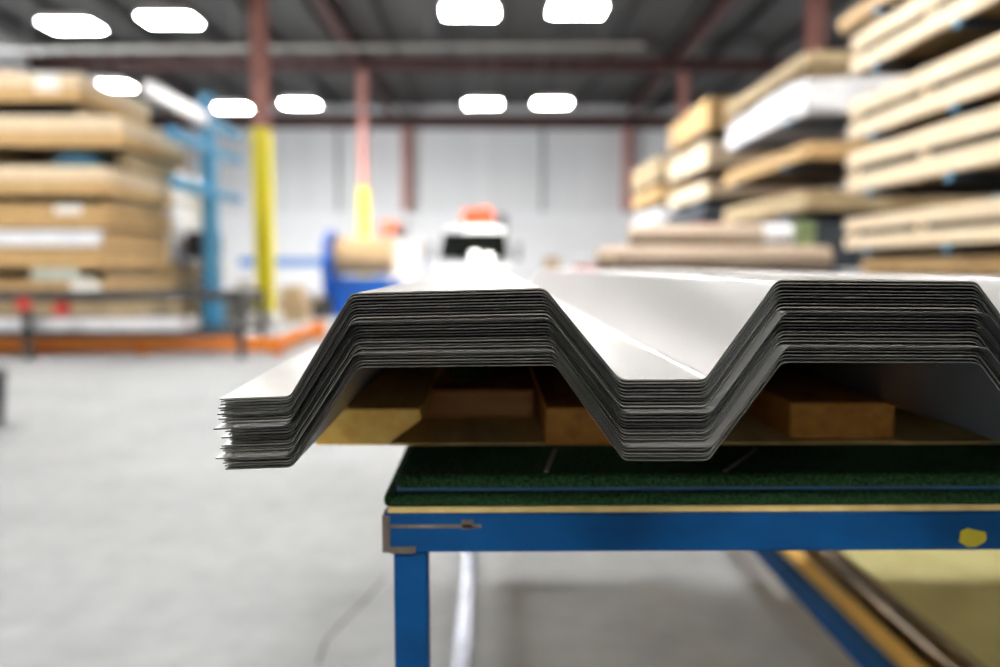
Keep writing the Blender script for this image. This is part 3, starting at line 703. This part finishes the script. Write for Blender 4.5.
for x in (bx0 - .04, bx1 - .03):
    MB().box(x, x + .07, by0 + .06, by1 - .06, zt - .1, zt - .03).build('end_rail', M['black'], t)
kx = bx0
MB().box(kx - .06, kx + .08, by0 - .04, by0 - .001, zt - .2, zt - .08).build('red_clamp', M['red'], t)['label'] = 'red clamp on the leg'
MB().box(PX(58, 9.0), PX(72, 9.0), by0 - .03, by0 - .001, PZ(314, 9.0), PZ(303, 9.0)).build('red_clamp', M['red'], t)['label'] = 'red clamp on the rail'
# lengths lying on the bench's lower rails
tag(MB().box(bx0 - 1.2, PX(186, 9.2), 9.0, 9.6, .322, .45).build('white_channel', M['film'], bevel=.01), 'white lengths lying on the lower rails of the black bench', 'panel')
# dark bin at the left edge
v = FP(3, 424)
t = thing('waste_bin', 'black bin just entering the picture at the left edge', 'bin', (v.x - .25, v.y, 0))
MB().tube([(v.x - .22, v.y, 0), (v.x - .22, v.y, .02), (v.x - .22, v.y, .32)], [.2, .2, .225], 28).build('body', M['black'], t, smooth=True)
MB().tube([(v.x - .22, v.y, .32), (v.x - .22, v.y, .35)], .232, 28).build('rim', M['black'], t, smooth=True)

# ------------------------------------------------------------------ decoiler
dd = 17.5
cx, cz = PX(365, dd), PZ(256, dd)
t = thing('decoiler', 'bright blue decoiler machine with a big disc on its left side', 'machine', (cx, dd, 0))
xl = PX(333, dd)
rd = 1.0
dz = PZ(268, dd)
MB().tube([(xl - .08, dd, dz), (xl + .05, dd, dz)], .84, 40).build('disc', M['decoil'], t)
MB().tube([(xl - .14, dd, dz), (xl - .08, dd, dz)], .2, 20).build('hub', M['mint'], t)
xrr = PX(396, dd)
MB().prism([(xl + .06, .1), (xrr + .1, .1), (xrr + .1, PZ(288, dd)), (PX(388, dd), PZ(277, dd)), (xl + .06, PZ(277, dd))], 'y', dd - .55, dd - .2).build('body', M['decoil'], t, bevel=.03)
MB().box(xl - .2, xrr + .2, dd - .7, dd + .7, 0, .1).build('base', M['decoil'], t, bevel=.02)
MB().box(xl - .04, xl + .04, dd - .35, dd + .35, .1, .3).build('stand', M['decoil'], t)
MB().box(xrr - .02, xrr + .1, dd - .19, dd + .3, .1, PZ(278, dd)).build('bearing_post', M['decoil'], t, bevel=.02)
cc = thing('paper_wrapped_coil', 'tan paper wrapped coil carried on the blue decoiler', 'coil', (cx, dd, cz - .42))
MB().tube([(xl + .07, dd, cz), (xl + .09, dd, cz), (xrr - .08, dd, cz), (xrr - .06, dd, cz)], [.40, .42, .42, .40], 36).build('wrapping', M['kraft'], cc, smooth=True)
MB().tube([(xrr - .06, dd, cz), (xrr - .03, dd, cz)], .15, 20).build('core', M['carton'], cc)

# orange topped grey machine
dm = 24.0
x0, x1 = PX(374, dm - .3), PX(420, dm - .3)
t = thing('grey_machine_cabinet', 'pale grey machine cabinet left of the truck with an orange top unit', 'machine', ((x0 + x1) / 2, dm, 0))
MB().box(PX(396, dm), x1, dm - .3, dm + .5, 0, PZ(240, dm)).build('cabinet', M['housing'], t, bevel=.03)
MB().box(x0, PX(397, dm), dm - .2, dm + .2, PZ(236, dm), PZ(222, dm)).build('grey_arm', M['grey'], t, bevel=.02)
MB().box(PX(398, dm), PX(408, dm), dm - .1, dm + .2, PZ(240, dm), PZ(222, dm)).build('mast', M['grey'], t)
c = P(390, 228, dm - .3)
MB().tube([(c.x, dm - .55, c.z), (c.x, dm - .45, c.z), (c.x, dm - .21, c.z)], [.16, .23, .23], 22).build('orange_head', M['red'] if False else M['orangecloth'], t, smooth=True)['label'] = 'orange round head'

# ------------------------------------------------------------------ truck
dtk = 19.0                    # windscreen base distance
xc = PX(474, dtk)
t = thing('white_truck', 'white truck facing the camera in front of the far wall', 'truck', (xc, 21.5, 0))
zr = PZ(226, dtk + .8); zw1 = PZ(233, dtk + .5); zw0 = PZ(259, dtk); hw = .95
# cab: side profile extruded in x with windscreen
zb = .55
cabp = [(dtk - 1.6, zb), (dtk - 1.6, zb + .45), (dtk - 1.5, PZ(264, dtk - 1.5)), (dtk + .1, zw0 - .02), (dtk + .42, zw1 + .02), (dtk + .7, zr), (dtk + 2.4, zr), (dtk + 2.5, zb)]
m = MB(); n = len(cabp)
inset = [.04, .02, .06, .04, .14, .22, .22, .05]
vs = [(xc - hw + s, y, z) for (y, z), s in zip(cabp, inset)] + [(xc + hw - s, y, z) for (y, z), s in zip(cabp, inset)]
m.add(vs, [tuple(range(n)), tuple(range(2 * n - 1, n - 1, -1))] + [(k, (k + 1) % n, n + (k + 1) % n, n + k) for k in range(n)])
m.build('cab', M['truck'], t, bevel=.05, seg=3)
# windscreen slightly proud of the cab slope
gm = MB(); gv = []; NU, NV = 16, 10
za, zb2_ = zw0 + .0, zw1 + .01
for layer in (0, 1):
    y, zprev_ = dtk - .06, za
    for v in range(NV + 1):
        z = za + (zb2_ - za) * v / NV
        y += math.tan(math.radians(21.5 + ((z + zprev_) / 2 - 1.39) * 10)) * (z - zprev_); zprev_ = z
        half = .86 - .09 * v / NV
        for u in range(NU + 1):
            q = -1 + 2 * u / NU
            yy = y + (q * half) ** 2 / 5.0
            gv.append((xc + q * half, yy if layer == 0 else dtk + .16 + .3 * v / NV, z))
gf = []; o_ = (NU + 1) * (NV + 1)
for v in range(NV):
    for u in range(NU):
        a_ = v * (NU + 1) + u; gf.append((a_, a_ + 1, a_ + NU + 2, a_ + NU + 1)); gf.append((o_ + a_, o_ + a_ + NU + 1, o_ + a_ + NU + 2, o_ + a_ + 1))
for u in range(NU):
    for base in (0, NV * (NU + 1)): gf.append((base + u, o_ + base + u, o_ + base + u + 1, base + u + 1))
for v in range(NV):
    for e in (0, NU): a_ = v * (NU + 1) + e; gf.append((a_, a_ + NU + 1, o_ + a_ + NU + 1, o_ + a_))
gm.add(gv, gf).build('windscreen', M['glass'], t, smooth=True)
zg = PZ(275, dtk - 1.55)
MB().box(xc - .45, xc + .45, dtk - 1.66, dtk - 1.585, zg - .07, zg + .07).build('grille', M['black'], t, bevel=.01)
MB().box(xc - .95, xc + .95, dtk - 1.75, dtk - 1.6, zb - .1, zb + .15).build('bumper', M['grey'], t, bevel=.03)
for s in (-1, 1):
    x = xc + s * .72
    MB().box(x - .16, x + .16, dtk - 1.63, dtk - 1.57, zb + .22, zb + .42).build('headlamp', M['housing'], t, bevel=.02)
    x = xc + s * 1.08
    MB().box(x - .07, x + .07, dtk + .1, dtk + .18, PZ(260, dtk), PZ(243, dtk)).build('wing_mirror', M['grey'], t, bevel=.02)
    MB().bar((x, dtk + .14, PZ(256, dtk)), (xc + s * .8, dtk + .3, PZ(258, dtk)), .03, .03).build('mirror_arm', M['black'], t)
    for y in (dtk - .9, dtk + 4.2):
        w_ = MB().tube([(xc + s * .98, y, .36), (xc + s * .74, y, .36)], .36, 28).build('wheel', M['rubber'], t)
        MB().tube([(xc + s * 1.0, y, .36), (xc + s * .97, y, .36)], .2, 20).build('hub', M['grey'], w_)
MB().box(xc - .4, xc + .4, dtk - 1.2, dtk + 5.6, .45, .6).build('chassis', M['black'], t)
MB().box(xc - 1.05, xc + 1.05, dtk + 2.6, dtk + 5.8, .6, .75).build('flat_bed', M['grey'], t)
for s in (-1, 1): MB().box(xc + s * 1.05 - .03, xc + s * 1.05 + .03, dtk + 2.6, dtk + 5.8, .75, 1.1).build('bed_side', M['truck'], t)
# load on the truck bed
do = dtk + 3.0
bundle(PX(461, do), PX(496, do), do, do + 1.4, .752, PZ(206, do), 'orange sheeting covered load showing above the truck roof', 'orangecloth', None, seed=31, amp=.12)
bundle(PX(492, do), PX(508, do), do + .02, do + 1.2, .752, PZ(212, do), 'dark bundle beside the orange load on the truck', 'dkwrap', None, seed=32, amp=.05) if False else \
bundle(PX(497, do), PX(508, do), do + .02, do + 1.2, .752, PZ(212, do), 'dark bundle beside the orange load on the truck', 'dkwrap', None, seed=32, amp=.05)
# white and red container, tan block right of truck
dq = 20.0
x0, x1 = PX(576, dq), PX(612, dq)
t = thing('storage_tub', 'white tub with a red rim line right of the truck', 'tub', ((x0 + x1) / 2, dq + .3, 0))
MB().box(x0, x1, dq, dq + .6, PZ(266, dq), PZ(256, dq)).build('lid', M['film'], t, bevel=.03)
MB().box(x0 - .01, x1 + .01, dq - .01, dq + .61, PZ(271, dq), PZ(266, dq)).build('red_band', M['red'], t, bevel=.01)
MB().box(x0 + .03, x1 - .03, dq + .03, dq + .57, 0, PZ(271, dq)).build('body', M['film'], t, bevel=.02)
x0, x1 = PX(545, 21), PX(560, 21)
carton(x0, x1, 21, 21.5, 0, PZ(257, 21), 'tall yellowish carton standing between the truck and the white tub')

# ------------------------------------------------------------------ world, view
scn.cycles.sample_clamp_indirect = 3.0; scn.cycles.blur_glossy = 1.0
w = bpy.data.worlds.new('world'); scn.world = w; w.use_nodes = True
w.node_tree.nodes['Background'].inputs['Color'].default_value = (0.95, 0.98, 1.0, 1); w.node_tree.nodes['Background'].inputs['Strength'].default_value = 17.0
vs_ = scn.view_settings
vs_.view_transform = 'Standard'; vs_.look = 'None'; vs_.gamma = 1.0; vs_.use_curve_mapping = False; vs_.exposure = 0.72
